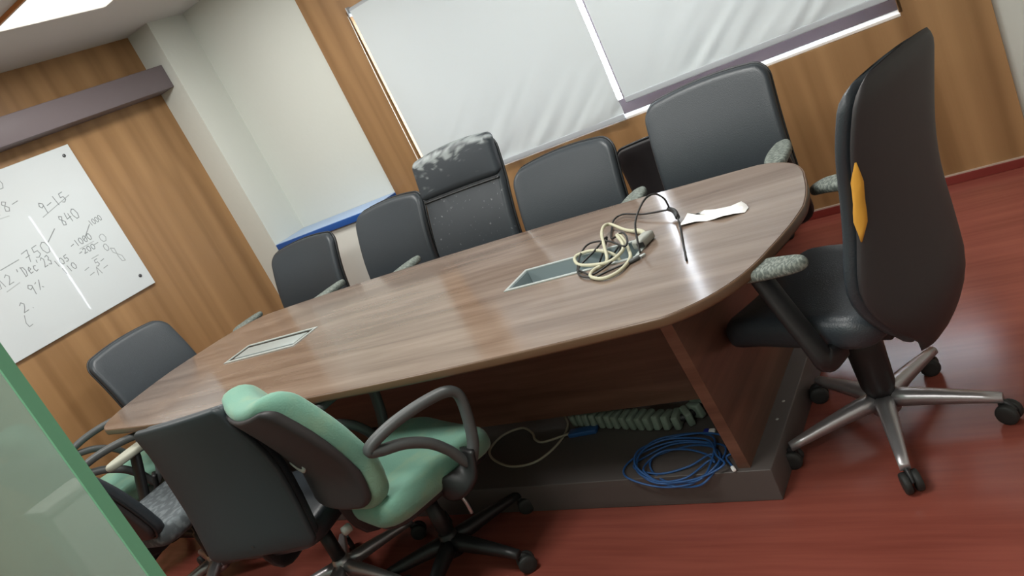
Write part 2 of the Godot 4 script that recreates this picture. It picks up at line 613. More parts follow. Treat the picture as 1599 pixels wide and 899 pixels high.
# tall waisted chair that stands by the end of the table, seen from behind
func tall_chair(label: String, at: Vector3, facing: Vector2, angle: float) -> Node3D:
	var t := thing("high_back_chair", label, "chair", at, atan2(facing.x, facing.y))
	leg_base(t, M.chrome, angle, 0.30, 1.1)
	under(t, 0.48, M.black_plastic)
	obj("column_cover", lathe([[0.038, 0.125], [0.05, 0.16], [0.055, 0.30], [0.045, 0.36]]), M.black_plastic, t)
	obj("seat", seat_shape(0.50, 0.50, 0.10, 0.515), M.leather, t).position.z = 0.05
	var shape := TallBend.new()
	# cushion and shell as two lofted skins over the same outline
	for part in 2:
		var rings := []
		shape.off = -0.024 if part == 0 else -0.06
		var levels := 26
		for i in levels + 1:
			var u := float(i) / levels
			var uu := 0.5 - 0.5 * cos(u * PI)
			uu = lerpf(u, uu, 0.6)
			var endy := minf(uu, 1.0 - uu)
			var tk := sqrt(clampf(endy / 0.05, 0.02, 1.0))
			var ring := PackedVector3Array()
			for j in 28:
				var a := TAU * j / 28.0
				var ca := cos(a)
				var sa := sin(a)
				var x := signf(ca) * pow(absf(ca), 0.55)
				var z := signf(sa) * pow(absf(sa), 0.8)
				var th := (0.034 if part == 0 else 0.022) * tk
				var k := (0.985 if part == 0 else 1.0) * lerpf(0.86, 1.0, sqrt(clampf(endy / 0.035, 0.0, 1.0)))
				ring.append(shape.at(Vector3(x * k, lerpf(0.07, 0.985, uu) if part == 0 else uu, z * th)))
			ring.reverse()
			rings.append(ring)
		obj("backrest" if part == 0 else "back_shell", loft(rings), M.leather if part == 0 else M.shell, t)
	# the tear in the side of the cushion, yellow foam showing
	shape.off = -0.066
	var fr := []
	for i in 9:
		var u := i / 8.0
		var uu := lerpf(0.545, 0.785, u)
		var wd := 0.021 * sin(PI * clampf(u, 0.03, 0.97)) * (1.0 + 0.3 * sin(u * 9.0))
		var ring := PackedVector3Array()
		var c := shape.at(Vector3(0.985, uu, 0.0))
		for j in 8:
			var a := TAU * j / 8.0
			ring.append(c + Vector3(cos(a) * 0.014 * sin(PI * clampf(u, 0.05, 0.95)), 0, sin(a) * wd))
		ring.reverse()
		fr.append(ring)
	var foam := obj("torn_foam", loft(fr), M.foam, t)
	foam.set_meta("label", "yellow foam showing through a tear")
	obj("back_support", tube(smooth_path([Vector3(0, 0.385, -0.05), Vector3(0, 0.385, -0.17), Vector3(0, 0.40, -0.215)], 5), 0.045, 0.014, 10, false, Vector3.LEFT, null, 0.6), M.black_plastic, t)
	t_arm(t, 1, 0.735, M.arm_worn, 0.30, 0.0, 0.25)
	t_arm(t, -1, 0.70, M.arm_worn, 0.34, 0.10, 0.0)
	return t

func green_chair(label: String, at: Vector3, facing: Vector2, angle: float) -> Node3D:
	var t := thing("green_chair", label, "chair", at, atan2(facing.x, facing.y), "green upholstered chairs")
	var sy := 0.48
	leg_base(t, M.black_plastic, angle, 0.29, 1.15)
	under(t, sy, M.black_plastic)
	obj("height_lever", tube(smooth_path([Vector3(-0.06, sy - 0.10, 0.02), Vector3(-0.17, sy - 0.115, 0.02), Vector3(-0.21, sy - 0.16, 0.03), Vector3(-0.215, sy - 0.22, 0.03)], 4), 0.006), M.chrome, t)
	obj("seat", seat_shape(0.49, 0.48, 0.10, sy, 0.11), M.green_cloth, t)
	obj("seat_pan", seat_shape(0.44, 0.43, 0.03, sy - 0.085, 0.1), M.black_plastic, t)
	var lean := 0.04
	var y0 := 0.475
	var h := 0.46
	var bend := BackBend.new()
	bend.low = y0
	bend.h = h
	bend.w = 0.46
	bend.lean = lean
	bend.sy = sy
	bend.crown = 0.0
	bend.curve = 1.15
	bend.taper = 0.16
	bend.taper_low = 0.05
	bend.ears = 0.036
	bend.plump = 0.45
	bend.kink = 0.14
	obj("backrest", pad(0.46, h, 0.075, 0.06, 0.034, bend.moved(-0.045), 0.008, 8, 6, 8), M.green_cloth, t)
	obj("back_shell", pad(0.445, h - 0.06, 0.03, 0.035, 0.012, bend.moved(-0.093), 0.004, 8, 6, 8), M.shell, t)
	var sl := []
	for i in 9:
		var u := i / 8.0 * 2.0 - 1.0
		sl.append(bend.moved(-0.112).at(Vector3(u * 0.055, -0.03 - 0.022 * (1.0 - u * u), 0)))
	obj("hand_slot", tube(PackedVector3Array(sl), 0.009, 0.004, 8, false, Vector3.BACK), M.slot, t)
	obj("shell_screw", lathe([[0.004, 0.0], [0.007, 0.002], [0.007, 0.006], [0.003, 0.008]], 10, null, Transform3D(Basis(Vector3.RIGHT, -PI / 2), bend.moved(-0.107).at(Vector3(0.0, 0.14, 0)))), M.screw, t)
	obj("back_support", tube(smooth_path([Vector3(0, sy - 0.11, -0.08), Vector3(0, sy - 0.11, -0.21), Vector3(0, y0 + 0.06, bend.depth(y0 + 0.06) - 0.05)], 5), 0.035, 0.012, 10, false, Vector3.LEFT, null, 0.6), M.black_plastic, t)
	obj("back_knob", lathe([[0.012, 0.0], [0.016, 0.004], [0.016, 0.03], [0.01, 0.034]], 12, null, Transform3D(Basis(Vector3.RIGHT, -PI / 2), Vector3(0.02, sy - 0.09, -0.26))), M.plug_grey, t)
	for s in [-1, 1]:
		loop_arm(t, s, sy, M.grey_plastic)
	return t

# ---------------------------------------------------------------- table
func table_half(x: float) -> float:
	# half-width of the boat-shaped top at distance x from its middle
	var u: float = absf(x) / 1.765
	return 0.632 - 0.10 * pow(u, 2.2)

func table_outline() -> PackedVector2Array:
	# points (x, -z), counter-clockwise seen from above, about (2.65, -1.925)
	var q := PackedVector2Array()
	for i in 25:
		var x := 1.50 * i / 24.0
		q.append(Vector2(x, table_half(x)))
	# rounded end
	var a := Vector2(1.50, table_half(1.50))
	for i in range(1, 15):
		var s := i / 14.0
		q.append(a.lerp(Vector2(1.68, 0.50), s).lerp(Vector2(1.68, 0.50).lerp(Vector2(1.725, 0.27), s), s))
	for i in range(1, 9):
		var s := i / 8.0
		q.append(Vector2(1.725, 0.27).lerp(Vector2(1.765, 0.12), s).lerp(Vector2(1.765, 0.12).lerp(Vector2(1.77, 0.0), s), s))
	var full := PackedVector2Array()
	var n := q.size()
	for i in range(n - 1, -1, -1):
		full.append(Vector2(q[i].x, q[i].y))
	for i in range(1, n):
		full.append(Vector2(-q[i].x * 0.975, q[i].y))
	for i in range(n - 2, -1, -1):
		full.append(Vector2(-q[i].x * 0.975, -q[i].y))
	for i in range(1, n - 1):
		full.append(Vector2(q[i].x, -q[i].y))
	var out := PackedVector2Array()
	for p in full:
		if out.is_empty() or out[out.size() - 1].distance_to(p) > 0.002:
			out.append(p)
	return out

func build_table() -> void:
	var t := thing("conference_table", "long boat-shaped brown wood meeting table on a dark plinth", "table", Vector3(2.65, 0, 1.925))
	var poly := table_outline()
	# top with a hole for each cable box
	var top := CSGCombiner3D.new()
	top.name = "tabletop"
	var p := CSGPolygon3D.new()
	var inset := PackedVector2Array()
	for i in poly.size():
		inset.append(poly[i] * (1.0 - 0.002))
	p.polygon = inset
	p.depth = 0.028
	p.rotation.x = -PI / 2
	p.position = Vector3(0, 0.75, 0)
	p.material = M.table_wood
	p.name = "top_board"
	top.add_child(p)
	for x in [-0.805, 0.975]:
		var c := CSGBox3D.new()
		c.name = "hole"
		c.operation = CSGShape3D.OPERATION_SUBTRACTION
		c.size = Vector3(0.53, 0.2, 0.165)
		c.position = Vector3(x, 0.75, -0.003)
		c.material = M.table_wood
		top.add_child(c)
	t.add_child(top, true)
	# edge band round the top
	var band := []
	for q in poly:
		band.append(Vector3(q.x, 0.7355, -q.y))
	obj("edge_band", tube(PackedVector3Array(band), 0.003, 0.0145, 8, true, Vector3.UP, null, 0.6), M.edge_band, t)
	# tapered end panels, wider at the top
	for s in [-1, 1]:
		var st := begin()
		var x1: float = s * 1.465
		var x0: float = s * 1.427
		var prof := [Vector2(-0.36, 0.113), Vector2(0.36, 0.113), Vector2(0.46, 0.72), Vector2(-0.46, 0.72)]
		var rings := []
		for x in ([x0, x1] if s > 0 else [x1, x0]):
			var ring := PackedVector3Array()
			for v in prof:
				ring.append(Vector3(x, v.y, -v.x))
			rings.append(ring)
		for i in 2:
			# flat shaded: each side its own
			pass
		obj("end_panel", flat_prism(rings), M.panel_wood, t)
	obj("modesty_panel", block(Vector3(-1.426, 0.20, 0.055), Vector3(1.426, 0.65, 0.08), 0.002), M.panel_wood, t)
	obj("modesty_panel", block(Vector3(-1.426, 0.20, -0.08), Vector3(1.426, 0.65, -0.055), 0.002), M.panel_wood, t)
	obj("plinth", block(Vector3(-1.53, 0.0, -0.376), Vector3(1.53, 0.113, 0.376), 0.003), M.plinth, t)
	for k in 2:
		obj("panel_screw", lathe([[0.004, 0.0], [0.006, 0.001], [0.004, 0.003]], 8, null, Transform3D(Basis(), Vector3(1.497, 0.113, 0.02 + 0.10 * k))), M.slot, t)
	# cable boxes: frame, trough, and a lid on the far one
	for x in [-0.805, 0.975]:
		var b := Node3D.new()
		b.name = "cable_box"
		t.add_child(b, true)
		b.position = Vector3(x, 0, -0.003)
		var fr := begin()
		var hx := 0.275
		var hz := 0.088
		var w := 0.014
		for bb in [[Vector3(-hx, 0.7505, -hz), Vector3(hx, 0.754, -hz + w)], [Vector3(-hx, 0.7505, hz - w), Vector3(hx, 0.754, hz)], [Vector3(-hx, 0.7505, -hz + w), Vector3(-hx + w, 0.754, hz - w)], [Vector3(hx - w, 0.7505, -hz + w), Vector3(hx, 0.754, hz - w)]]:
			fr.append_from(box(bb[1] - bb[0]), 0, Transform3D(Basis(), (bb[0] + bb[1]) / 2))
		obj("box_frame", fr.commit(), M.aluminium, b)
		if x < 0:
			obj("box_lid", block(Vector3(-0.235, 0.745, -0.052), Vector3(0.235, 0.752, 0.05), 0.002), M.lid, b)
			obj("brush_strip", block(Vector3(-0.25, 0.742, 0.055), Vector3(0.25, 0.749, 0.066), 0.001), M.trough, b)
			obj("box_floor", block(Vector3(-0.258, 0.70, -0.078), Vector3(0.258, 0.738, 0.078)), M.aluminium, b)
		else:
			var tr := begin()
			for bb in [[Vector3(-0.262, 0.66, -0.078), Vector3(0.262, 0.75, -0.074)], [Vector3(-0.262, 0.66, 0.074), Vector3(0.262, 0.75, 0.078)], [Vector3(-0.262, 0.66, -0.074), Vector3(-0.258, 0.75, 0.074)], [Vector3(0.258, 0.66, -0.074), Vector3(0.262, 0.75, 0.074)], [Vector3(-0.262, 0.655, -0.078), Vector3(0.262, 0.66, 0.078)]]:
				tr.append_from(box(bb[1] - bb[0]), 0, Transform3D(Basis(), (bb[0] + bb[1]) / 2))
			obj("box_trough", tr.commit(), M.trough, b)

func flat_prism(rings: Array) -> ArrayMesh:
	# two flat loops joined with hard edges; loops counter-clockwise about the direction from the first to the second
	var st := begin()
	st.set_smooth_group(-1)
	var a: PackedVector3Array = rings[0]
	var b: PackedVector3Array = rings[1]
	var n := a.size()
	for j in n:
		var k := (j + 1) % n
		for p in [a[j], b[k], a[k], a[j], b[j], b[k]]:
			st.add_vertex(p)
	for j in range(1, n - 1):
		for p in [a[0], a[j], a[j + 1]]:
			st.add_vertex(p)
		for p in [b[0], b[j + 1], b[j]]:
			st.add_vertex(p)
	st.generate_normals()
	return st.commit()

# ---------------------------------------------------------------- whiteboard
var glyphs := {
	"0": ["0.5,0 0.1,0.2 0.05,0.6 0.3,1 0.7,1 0.95,0.6 0.8,0.1 0.5,0"],
	"1": ["0.45,0 0.55,1"],
	"2": ["0.1,0.2 0.5,0 0.85,0.25 0.6,0.6 0.1,1 0.95,0.95"],
	"3": ["0.1,0.1 0.7,0 0.8,0.3 0.4,0.5 0.85,0.65 0.6,1 0.1,0.9"],
	"4": ["0.3,0 0.1,0.6 0.9,0.55", "0.75,0.2 0.65,1"],
	"5": ["0.95,0 0.3,0.05 0.2,0.45 0.7,0.45 0.8,0.8 0.4,1 0.1,0.9"],
	"7": ["0.05,0.1 0.9,0 0.45,1", "0.25,0.55 0.8,0.5"],
	"8": ["0.8,0.15 0.4,0 0.2,0.25 0.8,0.7 0.6,1 0.2,0.9 0.3,0.6 0.8,0.15"],
	"9": ["0.85,0.2 0.4,0 0.15,0.3 0.4,0.55 0.8,0.4 0.85,0.2 0.7,1.2"],
	"-": ["0.1,0.55 0.9,0.45"],
	"D": ["0.2,0 0.2,1", "0.05,0 0.7,0.1 0.9,0.5 0.6,0.95 0.1,1"],
	"e": ["0.15,0.65 0.8,0.55 0.6,0.3 0.2,0.5 0.3,0.95 0.9,0.9"],
	"c": ["0.85,0.45 0.4,0.4 0.15,0.7 0.4,1 0.9,0.9"],
	"'": ["0.5,0 0.4,0.25"],
	"/": ["0.9,0 0.1,1"],
	"%": ["0.1,0.2 0.3,0.1", "0.9,0 0.3,1", "0.8,0.8 0.95,0.9"],
	"(": ["0.6,0 0.2,0.6 0.3,1 0.9,0.95"],
	".": ["0.5,0.9 0.55,1"],
	"M": ["0,1 0.2,0 0.5,0.7 0.8,0 1,1"],
	"A": ["0,1 0.4,0 0.7,1"],
	"o": ["0.5,0.4 0.2,0.7 0.5,1 0.85,0.7 0.5,0.4"],
}

func ink(im: Image, a: Vector2, b: Vector2, r: float, k: float) -> void:
	var n := int(a.distance_to(b) * 1.5) + 1
	for i in n + 1:
		var c := a.lerp(b, float(i) / n)
		for y in range(int(c.y - r - 1), int(c.y + r + 2)):
			for x in range(int(c.x - r - 1), int(c.x + r + 2)):
				if x < 0 or y < 0 or x >= im.get_width() or y >= im.get_height():
					continue
				var v := clampf(r + 0.7 - Vector2(x, y).distance_to(c), 0.0, 1.0) * k
				var old := im.get_pixel(x, y)
				var dark := Color(0.42, 0.44, 0.45)
				var new := Color(0.845, 0.87, 0.875).lerp(dark, v)
				if new.r < old.r:
					im.set_pixel(x, y, new)

# z1 is the left edge of the board as seen, y1 its top; z, y of the text's upper left corner in metres
func write_board(im: Image, px: float, z1: float, y1: float, text: String, z: float, y: float, w: float, h: float, k := 0.8, tilt := 0.0, r := 1.9) -> void:
	var cx := 0.0
	for ch in text:
		if glyphs.has(ch):
			for s in glyphs[ch]:
				var prev := Vector2.INF
				for pt in s.split(" "):
					var xy: PackedStringArray = pt.split(",")
					var q := Vector2((float(xy[0]) * 0.8 + cx) * w, float(xy[1]) * h)
					q = q.rotated(-tilt)
					q = Vector2((z1 - z) + q.x, (y1 - y) + q.y) * px
					if prev != Vector2.INF:
						ink(im, prev, q, r, k)
					prev = q
		cx += 1.0

func build_whiteboard() -> void:
	var z0 := 1.158
	var z1 := 2.46
	var y0 := 1.132
	var y1 := 2.158
	var px := 900.0
	var im := Image.create(int((z1 - z0) * px), int((y1 - y0) * px), false, Image.FORMAT_RGB8)
	im.fill(Color(0.845, 0.87, 0.875))
	var rows := [
		["9-15", 1.55, 1.895, 0.048, 0.062, 0.8, 0.05], ["840", 1.49, 1.775, 0.047, 0.065, 0.8, 0.1],
		["750", 1.80, 1.675, 0.06, 0.07, 0.7, 0.03], ["'Dec'23", 1.885, 1.60, 0.032, 0.06, 0.75, 0.0],
		["105", 1.665, 1.545, 0.034, 0.04, 0.75, 0.08], ["110", 1.65, 1.485, 0.034, 0.04, 0.75, 0.08],
		["1000", 1.33, 1.675, 0.024, 0.034, 0.7, 0.1], ["-1000", 1.515, 1.605, 0.031, 0.04, 0.8, 0.03],
		["-200", 1.495, 1.54, 0.03, 0.034, 0.8, 0.0], ["-", 1.385, 1.545, 0.05, 0.03, 0.6, 0.0], ["0", 1.325, 1.57, 0.055, 0.05, 0.5, 0.0], ["0", 1.335, 1.505, 0.04, 0.045, 0.6, 0.0],
		["-", 1.45, 1.475, 0.08, 0.03, 0.5, 0.0], ["5-", 1.445, 1.445, 0.04, 0.045, 0.7, 0.0], ["8", 1.315, 1.46, 0.055, 0.12, 0.5, 0.3],
		["-", 1.53, 1.43, 0.05, 0.03, 0.6, 0.1], ["-A-", 1.515, 1.40, 0.05, 0.05, 0.6, 0.0],
		["9%", 1.885, 1.49, 0.05, 0.055, 0.75, 0.0], ["2", 1.98, 1.42, 0.045, 0.06, 0.7, 0.0], [".", 1.93, 1.40, 0.03, 0.04, 0.4, 0.0], ["(", 2.01, 1.345, 0.05, 0.07, 0.6, 0.0],
		["18-", 1.80, 1.985, 0.06, 0.065, 0.65, 0.0], ["0", 1.70, 2.115, 0.06, 0.06, 0.6, 0.0], ["MA2", 2.05, 1.60, 0.045, 0.06, 0.6, 0.0],
	]
	for r in rows:
		write_board(im, px, z1, y1, r[0], r[1], r[2], r[3], r[4], r[5], r[6])
	for l in [[1.56, 1.81, 1.34, 1.87, 0.45], [1.62, 1.665, 1.54, 1.72, 0.75], [1.415, 1.585, 1.33, 1.655, 0.7], [1.475, 1.545, 1.37, 1.55, 0.3], [1.95, 1.635, 1.83, 1.645, 0.6], [1.99, 1.51, 1.90, 1.525, 0.35], [1.79, 1.90, 1.73, 1.895, 0.25]]:
		ink(im, Vector2(z1 - l[0], y1 - l[1]) * px, Vector2(z1 - l[2], y1 - l[3]) * px, 2.2, l[4])
	var t := thing("whiteboard", "white glass writing board with handwritten figures on the wood wall", "whiteboard", Vector3(0, 0, 0))
	obj("board", block(Vector3(0.006, y0, z0), Vector3(0.018, y1, z1), 0.002), M.board, t)
	var m := mat("board_face", Color(0.97, 0.97, 0.97), 0.015, 0.0, 0.5)
	m.albedo_texture = ImageTexture.create_from_image(im)
	var st := begin()
	var c := [Vector3(0.0184, y1 - 0.002, z1 - 0.002), Vector3(0.0184, y1 - 0.002, z0 + 0.002), Vector3(0.0184, y0 + 0.002, z0 + 0.002), Vector3(0.0184, y0 + 0.002, z1 - 0.002)]
	var uv := [Vector2(0, 0), Vector2(1, 0), Vector2(1, 1), Vector2(0, 1)]
	for i in [0, 1, 2, 0, 2, 3]:
		st.set_uv(uv[i])
		st.add_vertex(c[i])
	st.generate_normals()
	obj("writing_surface", st.commit(), m, t)
	for p in [Vector2(2.099, 1.223), Vector2(1.221, 1.226), Vector2(2.099, 2.40), Vector2(1.19, 2.40)]:
		obj("standoff_screw", lathe([[0.011, 0.0], [0.011, 0.004], [0.008, 0.006]], 14, null, Transform3D(Basis(Vector3.BACK, -PI / 2), Vector3(0.0185, p.x, p.y))), M.screw, t)

# ---------------------------------------------------------------- window and blinds
func blind(label: String, x0: float, x1: float, y0: float, y1: float, z: float, seed_: int) -> void:
	var t := thing("roller_blind", label, "blind", Vector3((x0 + x1) / 2, y0, z), 0.0)
	var n := FastNoiseLite.new()
	n.seed = seed_
	n.frequency = 1.6
	n.fractal_octaves = 2
	var nx := 60
	var ny := 40
	var w := x1 - x0
	var h := y1 - y0
	# the cloth, hanging in soft folds near its lower edge
	var st := begin()
	st.set_smooth_group(0)
	var f := Cloth.new()
	f.n = n
	f.w = w
	f.h = h
	var dx := w / nx
	var dy := h / ny
	for i in nx:
		for j in ny:
			for s in [0.0]:
				var a: Vector3 = f.at(-w / 2 + dx * i, dy * j, s)
				var b: Vector3 = f.at(-w / 2 + dx * (i + 1), dy * j, s)
				var c: Vector3 = f.at(-w / 2 + dx * (i + 1), dy * (j + 1), s)
				var d: Vector3 = f.at(-w / 2 + dx * i, dy * (j + 1), s)
				for p in [a, c, b, a, d, c]:
					st.add_vertex(p)
	obj("blind_fabric", finish(st), M.blind, t)
	obj("bottom_bar", block(Vector3(-w / 2, -0.012, -0.006), Vector3(w / 2, 0.02, 0.008), 0.004), M.blind_bar, t)
	var tr := Transform3D(Basis(Vector3.BACK, PI / 2), Vector3(w / 2 + 0.005, h, -0.022))
	obj("roller_tube", lathe([[0.018, 0.0], [0.022, 0.002], [0.022, w + 0.008], [0.018, w + 0.01]], 20, null, tr), M.blind_bar, t)
	for s in [-1, 1]:
		obj("bracket", block(Vector3(s * (w / 2 + 0.014) - 0.004, h - 0.03, -0.048), Vector3(s * (w / 2 + 0.014) + 0.004, h + 0.03, 0.01), 0.002), M.blind_bar, t)
	if seed_ == 3:
		obj("pull_cord", tube(smooth_path([Vector3(-w / 2 - 0.03, h - 0.02, 0.005), Vector3(-w / 2 - 0.045, h * 0.6, 0.004), Vector3(-w / 2 - 0.05, h * 0.15, 0.004), Vector3(-w / 2 - 0.048, h * 0.05, 0.004)], 6), 0.0022), M.cord, t)

# ---------------------------------------------------------------- scene
func _ready() -> void:
	# camera: position, pan, tilt and roll found from the lines of the room
	var cam := Camera3D.new()
	cam.name = "camera"
	cam.fov = rad_to_deg(2.0 * atan(449.5 / 1250.354))
	cam.near = 0.05
	cam.far = 100.0
	cam.transform = Transform3D(Basis(Vector3.UP, 0.661533) * Basis(Vector3.RIGHT, -0.274743) * Basis(Vector3.BACK, -0.460923), Vector3(5.085, 1.5358, 4.185))
	add_child(cam)
	cam.current = true
	var env := Environment.new()
	env.background_mode = Environment.BG_COLOR
	env.background_color = Color(0.93, 0.96, 1.0)
	env.background_energy_multiplier = 12.0
	env.tonemap_mode = Environment.TONE_MAPPER_LINEAR
	env.tonemap_exposure = 1.32
	env.sdfgi_enabled = true
	env.ssao_enabled = true
	env.ssil_enabled = true
	var we := WorldEnvironment.new()
	we.name = "environment"
	we.environment = env
	add_child(we)
	var lamp_energy := 2.45
	materials()
	mat("edge_band", Color(0.40, 0.30, 0.22), 0.35)
	mat("board", Color(0.80, 0.85, 0.84), 0.2)

	# --- the room
	var H := 2.681
	struct("floor", block(Vector3(-0.2, -0.1, -0.2), Vector3(6.2, 0.0, 6.2)), M.floor)
	struct("ceiling", block(Vector3(-0.2, H, -0.2), Vector3(6.2, H + 0.12, 6.2)), M.ceiling)
	struct("wall_left", block(Vector3(-0.2, 0, -0.2), Vector3(0.0, H, 6.2)), M.wall_wood)
	struct("wall_right", block(Vector3(6.0, 0, -0.2), Vector3(6.2, H, 6.2)), M.plaster)
	struct("wall_front", block(Vector3(0.0, 0, 6.0), Vector3(6.0, H, 6.2)), M.plaster)
	# window wall: opening x 1.6..4.56, y 0.87..2.11
	var wb := begin()
	for b in [[Vector3(0, 0, -0.2), Vector3(1.642, H, 0.0)], [Vector3(1.642, 0, -0.2), Vector3(4.56, 0.85, 0.0)], [Vector3(1.642, 2.11, -0.2), Vector3(4.56, H, 0.0)], [Vector3(4.56, 0, -0.2), Vector3(6.0, H, 0.0)]]:
		wb.append_from(box(b[1] - b[0]), 0, Transform3D(Basis(), (b[0] + b[1]) / 2))
	struct("wall_back", wb.commit(), M.plaster)
	var pan := begin()
	for b in [[Vector3(1.295, 0, 0.0), Vector3(1.642, H, 0.02)], [Vector3(1.642, 0, 0.0), Vector3(4.56, 0.85, 0.02)], [Vector3(1.642, 2.11, 0.0), Vector3(4.56, H, 0.02)], [Vector3(4.56, 0, 0.0), Vector3(4.905, H, 0.02)], [Vector3(1.63, 0.85, -0.19), Vector3(1.646, 2.11, 0.02)], [Vector3(4.556, 0.87, -0.19), Vector3(4.572, 2.11, 0.02)]]:
		pan.append_from(box(b[1] - b[0]), 0, Transform3D(Basis(), (b[0] + b[1]) / 2))
	struct("trim_1", pan.commit(), M.wall_wood)
	# pier in the corner
	struct("wall_pier", block(Vector3(0.0, 0, 0.0), Vector3(0.262, H, 0.322)), M.plaster)
	struct("baseboard_back", block(Vector3(1.3, 0.0, 0.02), Vector3(4.905, 0.043, 0.034), 0.002), M.skirting)
	struct("trim_2", block(Vector3(1.3, 0.043, 0.02), Vector3(4.905, 0.049, 0.032)), M.skirting_top)
	struct("baseboard_left", block(Vector3(0.0, 0.0, 0.325), Vector3(0.014, 0.043, 6.0), 0.002), M.skirting)
	# window: sill, frame, glass
	struct("trim_3", block(Vector3(1.60, 0.851, -0.19), Vector3(4.572, 0.867, 0.014), 0.003), M.sill)
	var win := struct("window_1", frame_mesh(1.646, 4.556, 0.868, 2.11, -0.15, -0.10, [3.085, 3.15]), M.window_frame)
	for r in [[1.65, 3.085], [3.15, 4.51]]:
		obj("pane", block(Vector3(r[0], 0.92, -0.128), Vector3(r[1], 2.06, -0.122)), M.pane, win)
	# dark bulkhead box along the whiteboard wall
	var bx := thing("bulkhead_box", "dark grey boxed pelmet running along the top of the wood wall", "pelmet", Vector3.ZERO)
	obj("box_casing", block(Vector3(0.001, 2.248, 0.324), Vector3(0.178, 2.411, 5.0), 0.003), M.bulkhead, bx)
	# ceiling light panels with their lamps
	var n := 0
	for p in [Vector2(1.255, 1.385), Vector2(3.55, 1.385), Vector2(1.255, 3.3), Vector2(3.55, 3.3), Vector2(4.6, 5.1)]:
		var t := thing("ceiling_light", ["square white ceiling light nearest the whiteboard wall", "square ceiling light over the window end of the table", "square ceiling light near the glass partition", "square ceiling light over the near side of the table", "square ceiling light outside the glass partition"][n], "ceiling light", Vector3(p.x, H, p.y))
		n += 1
		obj("light_panel", block(Vector3(-0.33, -0.012, -0.335), Vector3(0.33, -0.002, 0.335)), M.lamp_panel, t)
		var fr := begin()
		for b in [[Vector3(-0.345, -0.018, -0.35), Vector3(0.345, -0.001, -0.335)], [Vector3(-0.345, -0.018, 0.335), Vector3(0.345, -0.001, 0.35)], [Vector3(-0.345, -0.018, -0.335), Vector3(-0.33, -0.001, 0.335)], [Vector3(0.33, -0.018, -0.335), Vector3(0.345, -0.001, 0.335)]]:
			fr.append_from(box(b[1] - b[0]), 0, Transform3D(Basis(), (b[0] + b[1]) / 2))
		obj("light_frame", fr.commit(), M.ceiling, t)
		obj("frame_side", block(Vector3(-0.345, -0.02, 0.351), Vector3(0.345, -0.001, 0.36)), M.trim_orange, t)
		var l := AreaLight3D.new()
		l.name = "lamp"
		l.area_size = Vector2(0.64, 0.65)
		l.light_energy = lamp_energy
		l.light_color = Color(1.0, 1.0, 0.985)
		l.shadow_enabled = true
		l.area_range = 12.0
		l.area_attenuation = 2.0
		l.rotation.x = -PI / 2
		l.position = Vector3(0, -0.02, 0)
		t.add_child(l)
	# ledge in the recess beside the pier
	var lg := thing("window_ledge", "low white ledge with a bright blue top edge beside the white pier", "ledge", Vector3(0.262, 0, 0.0))
	obj("ledge_body", block(Vector3(0.001, 0.0, 0.001), Vector3(1.032, 0.90, 0.30), 0.003), M.cabinet_white, lg)
	obj("ledge_edge", block(Vector3(0.001, 0.901, 0.001), Vector3(1.032, 0.944, 0.322), 0.003), M.ledge_blue, lg)
	obj("ledge_top", block(Vector3(0.001, 0.9445, 0.001), Vector3(1.032, 0.948, 0.318), 0.001), M.ledge_top, lg)
	# glass partition at the doorway
	var gp := thing("glass_partition", "frosted green-edged glass door panel at the near left", "glass panel", Vector3(4.35, 0, 3.9))
	obj("glass_sheet", block(Vector3(-2.6, 0.01, -0.006), Vector3(-0.004, 2.3, 0.006)), M.partition_glass, gp)
	obj("polished_edge", block(Vector3(-0.004, 0.01, -0.006), Vector3(0.0, 2.3, 0.006)), M.glass_edge, gp)
	var cb := thing("low_cabinet", "narrow white cabinet seen dimly through the frosted glass panel", "cabinet", Vector3(2.48, 0, 3.21))
	obj("cabinet_body", block(Vector3(-0.21, 0.0, -0.07), Vector3(-0.085, 0.875, 0.085), 0.003), M.cabinet_white, cb)
	obj("cabinet_top", block(Vector3(-0.22, 0.876, -0.08), Vector3(-0.075, 0.90, 0.095), 0.003), M.cabinet_white, cb)

	build_whiteboard()
	blind("pale roller blind on the left, reaching down to the window sill", 1.69, 3.125, 0.876, 2.10, 0.05, 3)
	blind("pale roller blind on the right, hanging just above the window sill", 3.165, 4.535, 0.958, 2.13, 0.05, 4)
	build_table()

	# --- chairs on the window side, left to right
	leather_chair("leather_chair", "black leather chair in front of the blue-edged ledge, nearest the white pier", Vector3(1.02, 0, 1.08), Vector2(0.0, 1), {"arm_y": 0.69, "out": 0.335, "w": 0.62, "h": 0.51, "group": "leather chairs on the window side"})
	leather_chair("leather_chair", "black leather chair half hidden by the headrest chair, window side of the table", Vector3(1.85, 0, 1.09), Vector2(0.0, 1), {"seat": 0.49, "arm_y": 0.73, "group": "leather chairs on the window side", "angle": 0.9})
	executive_chair("tall black leather chair with a worn, dust-marked headrest roll on the window side", Vector3(2.6, 0, 1.33), Vector2(0.0, 1))
	leather_chair("leather_chair", "black leather chair between the headrest chair and the coil of cables, window side", Vector3(3.19, 0, 1.30), Vector2(0.05, 1), {"arms": false, "h": 0.51, "group": "leather chairs on the window side", "angle": 0.1})
	leather_chair("leather_chair", "large black leather chair with worn grey armrests at the curved end, window side", Vector3(3.875, 0, 1.13), Vector2(0.05, 1), {"w": 0.57, "seat": 0.49, "arm_y": 0.735, "group": "leather chairs on the window side", "angle": 0.5})
	leather_chair("spare_chair", "dark chair back in the gap between two leather chairs, against the window wall", Vector3(3.53, 0, 0.36), Vector2(0.0, -1), {"h": 0.42, "seat": 0.42, "arms": false, "angle": 0.2, "lean": 0.12})
	leather_chair("leather_chair", "black leather chair at the head of the table below the whiteboard", Vector3(0.785, 0, 1.78), Vector2(1, 0.0), {"arms": false, "seat": 0.455})
